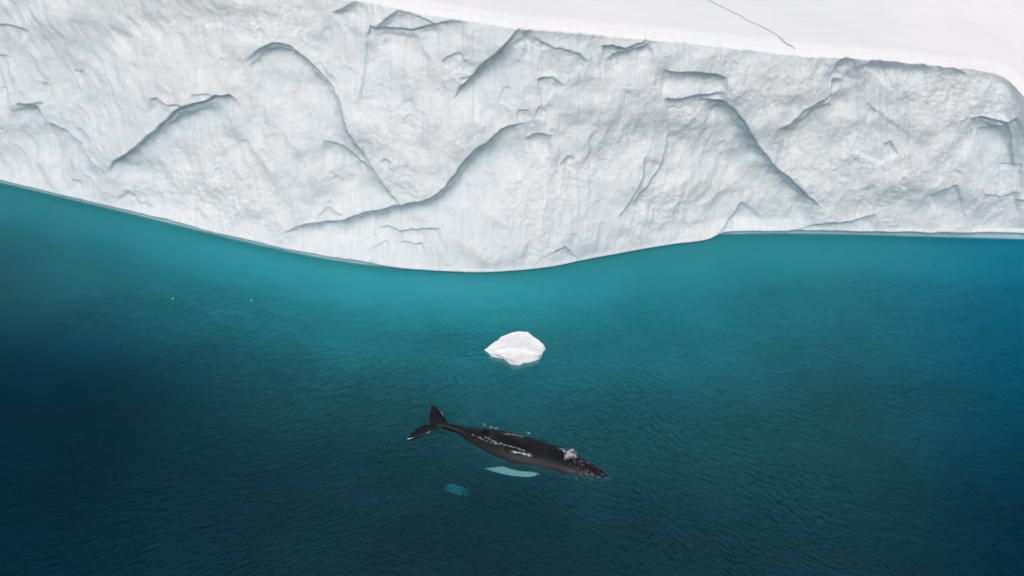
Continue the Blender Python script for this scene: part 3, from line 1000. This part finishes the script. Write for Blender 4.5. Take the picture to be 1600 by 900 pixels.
# splash guard before the blowholes and knobs along the head
gx_ = at(889, 715, 0)
for (x, y, z, r_) in [(886, 716, .16, .17), (897, 722, .10, .13), (908, 727, .06, .10), (920, 732, .02, .09), (932, 737, -.02, .08), (940, 742, -.06, .07)]:
    pieces.append(blob(at(x, y, z), r_, .7))
rr = random.Random(3)
for k in range(46):
    x = rr.uniform(893, 942)
    y = 722 + (x - 893) * 0.46 + rr.choice([-1, 1]) * rr.uniform(1, 9) * (1 - (x - 893) / 70)
    i = np.argmin([abs(x - q) for q in (954, 948, 934, 915, 893)])
    zt = SP[i][2] + SP[i][4] * .8
    pieces.append(blob(at(x, y, zt), rr.uniform(.035, .06)))
wo_ = np.array([*at(815, 705, 0)[:2], 0.0])
me = fuse('near_whale_body', pieces, 0.035, wo_)
nvw = len(me.vertices)
co = np.empty(nvw * 3, np.float32)
me.vertices.foreach_get('co', co)
Wc = co.reshape(-1, 3) + wo_
wpx, wpy = proj(Wc)
sdL, _ = seg_field(wpx, wpy, [(757, 732), (796, 736), (842, 735)])
zmask = Wc[:, 2] < -0.38
inflip = (wpy > 730.4 - (wpx - 757) / 80 * 4.5) & (wpx > 752) & (wpx < 846) & (wpy > 724.5) & (wpy < 750) & zmask & (Wc[:, 2] > -1.25)
blotch = fbm(wpx / 4.5, wpy / 3.5, 3, 701)
fadeb = smooth(847, 836, wpx + 6 * blotch)
white = inflip * fadeb * (1 - 0.9 * smooth(.28, .45, blotch) * smooth(790, 825, wpx))
# outline of body: the flipper sits outside it; keep the flank dark
body_d, _ = seg_field(wpx, wpy, [(756, 720), (800, 727), (846, 729)])
edge_sd, _ = seg_field(wpx, wpy, [(636, 687), (650, 684.5), (661, 681), (672, 675.5)])
edge_m = (np.abs(edge_sd) < 1.5) & (Wc[:, 2] > -.2) & (wpx < 672)
tip_sd, _ = seg_field(wpx, wpy, [(683, 635), (688, 641), (693, 650)])
tip_m = (np.abs(tip_sd) < 0.6) & (wpx > 683)
white = np.maximum(white, np.where(edge_m, .95, 0))
white = np.maximum(white, np.where(tip_m, .35, 0))
attr(me, 'white_patch', white)
attr(me, 'head', smooth(880, 905, wpx))
wh = link('whale', me, M_WHALE, None, label='dark whale at the surface with its head to the right and flukes raised', category='whale')
wh.location = tuple(wo_)

# the second whale, deep below and to the left: only its pale flipper reads
DZ = -8.8
SP2 = [sp_row(820, 800, DZ, .05, .05), sp_row(808, 795, DZ, .45, .35), sp_row(785, 785, DZ, .75, .6), sp_row(755, 772, DZ, .98, .9), sp_row(722, 757, DZ, 1.05, 1.0),
       sp_row(690, 742, DZ - .8, .9, .9), sp_row(662, 730, DZ - 2, .6, .7), sp_row(636, 720, DZ - 3.2, .35, .4), sp_row(612, 712, DZ - 4.2, .2, .22), sp_row(600, 708, DZ - 4.6, .12, .1)]
p2 = [body_loft(SP2, 80, 32),
      blade(w3([(612, 708, DZ - 4.5), (606, 694, DZ - 4.5), (596, 682, DZ - 4.5)]), w3([(596, 712, DZ - 4.5), (592, 698, DZ - 4.5), (592, 684, DZ - 4.5)]), .2, 18, 8),
      blade(w3([(610, 716, DZ - 4.5), (596, 724, DZ - 4.5), (574, 732, DZ - 4.5)]), w3([(596, 708, DZ - 4.5), (584, 716, DZ - 4.5), (572, 730, DZ - 4.5)]), .2, 18, 8),
      blade(w3([(754, 778, -8.0), (748, 779, -6.4), (742, 778, -4.6), (726, 776, -2.8), (708, 772, -2.6), (694, 765, -2.6)]), w3([(754, 762, -8.0), (748, 762, -6.4), (741, 762, -4.6), (724, 758, -2.8), (708, 755, -2.6), (696, 756, -2.6)]), .2, 18, 8),
      blade(w3([(668, 735, -3.4), (664, 731, -3.2), (660, 727, -3.0)]), w3([(655, 730, -3.4), (656, 728, -3.2), (657, 727, -3.0)]), .15, 10, 8)]
o2 = np.array([*at(722, 757, DZ)[:2], DZ])
me = fuse('deep_whale_body', p2, 0.055, o2)
co = np.empty(len(me.vertices) * 3, np.float32)
me.vertices.foreach_get('co', co)
Wc = co.reshape(-1, 3) + o2
wpx, wpy = proj(Wc)
bl = fbm(wpx / 6, wpy / 4, 3, 711)
white = ((wpx > 690) & (wpx < 741 + 3 * bl) & (wpy > 750) & (wpy < 782) & (Wc[:, 2] > -3.4)) * (1 - .8 * smooth(.15, .35, bl)) * .6 * smooth(688, 706, wpx) * smooth(751, 757, wpy + 3 * bl)
attr(me, 'white_patch', white)
attr(me, 'head', np.zeros(len(me.vertices)))
wh2 = link('whale', me, M_WHALE, None, label='second whale deep below the surface, only its pale turquoise flipper showing', category='whale')
wh2.location = tuple(o2)

# ------------------------------------------------------------------ foam
_ico = bmesh.new()
bmesh.ops.create_icosphere(_ico, subdivisions=1, radius=1)
ICO_V = np.array([x.co[:] for x in _ico.verts])
ICO_F = np.array([[x.index for x in g.verts] for g in _ico.faces])
_ico.free()
DG = bpy.context.evaluated_depsgraph_get()


def surf_z(px, py):
    """Height of the whale's skin or the sea there."""
    o_ = Vector((0, 0, CAM_H)) - Vector(wo_.tolist())
    p = at(px, py, 0.0)
    d = (Vector(p.tolist()) - Vector((0, 0, CAM_H))).normalized()
    ok, loc, nn, idx = wh.ray_cast(o_, d)
    if ok and loc.z > 0:
        return float(loc.z)
    return 0.0


def foam(name, pts, label, flat=.5):
    """pts: photo x, y, extra height, radius."""
    vs, fs = [], []
    for i, (x, y, dz, r) in enumerate(pts):
        c = at(x, y, surf_z(x, y) + dz)
        s = np.array([r * random.uniform(.8, 1.5), r * random.uniform(.8, 1.3), r * flat])
        a = random.uniform(0, 3.1)
        v = ICO_V * s * (1 + 0.25 * rng.standard_normal((len(ICO_V), 1)))
        v = np.stack([v[:, 0] * math.cos(a) - v[:, 1] * math.sin(a), v[:, 0] * math.sin(a) + v[:, 1] * math.cos(a), v[:, 2]], -1) + c
        vs.append(v)
        fs.append(ICO_F + i * len(ICO_V))
    me = make_mesh(name, np.concatenate(vs), np.concatenate(fs))
    return link(name, me, M_FOAM, None, kind='stuff', label=label)


def along(poly, n, spread, r0, r1, dz=.01, patch=1.0):
    p = np.array(poly, float)
    L = np.concatenate([[0], np.cumsum(np.hypot(*(p[1:] - p[:-1]).T))])
    out = []
    while len(out) < n:
        s = random.uniform(0, 1) * L[-1]
        if random.random() > patch * (0.5 + 1.6 * float(perlin(np.array([s / 3.0]), np.array([n * .37]), 9)[0])):
            continue
        wob = 1.8 * float(perlin(np.array([s / 6.0]), np.array([n * .11]), 19)[0])
        out.append((np.interp(s, L, p[:, 0]) + random.gauss(0, spread), np.interp(s, L, p[:, 1]) + wob + random.gauss(0, spread * .7), dz, random.uniform(r0, r1)))
    return out


wash = along([(755, 680), (766, 687), (776, 692), (790, 695), (802, 698), (816, 703), (822, 705)], 300, .9, .005, .015)
wash += along([(798, 706), (812, 707), (822, 710), (834, 713)], 380, 1.3, .006, .018)
wash += along([(738, 679), (748, 683), (752, 686), (762, 689), (770, 692), (782, 695)], 180, 1.2, .005, .013)
foam('wash_foam', wash, 'thin white foam washing along the back of the near whale')
edge = along([(785, 676), (795, 678), (808, 680), (822, 682)], 170, 1.0, .005, .014)
edge += along([(754, 662), (758, 666), (768, 667), (778, 670)], 90, 1.0, .006, .014)
edge += along([(823, 674), (827, 678)], 14, .8, .012, .03)
edge += along([(873, 700), (880, 703), (884, 707)], 30, 1.2, .012, .03)
foam('bow_foam', edge, 'broken foam along the far edge of the near whale')
burst = []
for k in range(300):
    a = random.gauss(0, 1.3)
    burst.append((891 + a * 3.0 - 1, 711 + random.gauss(0, 1) * 2.2 - .5 * a, abs(random.gauss(0, .14)), random.uniform(.005, .024)))
burst += along([(883, 717), (886, 712), (889, 705), (895, 702)], 220, 1.4, .007, .022, .1)
burst += along([(893, 712), (899, 711), (900, 714)], 110, 1.2, .007, .02, .06)
foam('blow_spray', burst, 'white burst of spray at the blowhole of the near whale', .9)
rip = along([(731, 648), (742, 650), (758, 653), (776, 656)], 70, .6, .003, .006)
rip += along([(712, 656), (722, 661), (727, 664)], 60, .5, .003, .006)
rip += along([(845, 671), (852, 678)], 14, .5, .004, .010)
foam('wake_foam', rip, 'thin curved ripples of foam beside the tail of the near whale')

# ------------------------------------------------------------------ two seabirds on the water
def bird(px, py, rz, label):
    p = at(px, py, 0.02)
    root = thing('seabird', label, 'seabird', tuple(p), 'white seabirds resting on the water')
    root.rotation_euler.z = rz
    root.scale = (.42, .42, .42)
    sp_ = [(-.17, 0, .10, .01, .01), (-.10, 0, .08, .045, .03), (0, 0, .05, .07, .06), (.08, 0, .06, .06, .055), (.12, 0, .11, .035, .04), (.15, 0, .15, .035, .036), (.185, 0, .15, .012, .012)]
    v, f = body_loft(sp_, 24, 14)
    me = bpy.data.meshes.new('body')
    me.from_pydata(v.tolist(), [], f)
    me.polygons.foreach_set('use_smooth', np.ones(len(f), bool))
    link('body', me, M_FEATHER, root)
    for s in (-1, 1):
        v, f = blade([(.07, s * .045, .10), (-.05, s * .055, .11), (-.20, s * .01, .11)], [(.06, s * .07, .05), (-.05, s * .07, .06), (-.19, s * .012, .10)], .02, 12, 6)
        me = bpy.data.meshes.new('wing')
        me.from_pydata(v.tolist(), [], f)
        link('wing', me, M_GREY if False else M_FEATHER, root)
    v, f = blade([(.18, .008, .15), (.215, .003, .143)], [(.18, -.008, .15), (.215, -.003, .143)], .014, 6, 4)
    me = bpy.data.meshes.new('bill')
    me.from_pydata(v.tolist(), [], f)
    link('bill', me, M_BILL, root)


bird(270, 467, 0.5, 'tiny white seabird on the water, the left of the two')
bird(393, 470, 1.45, 'tiny white seabird on the water, the right of the two')
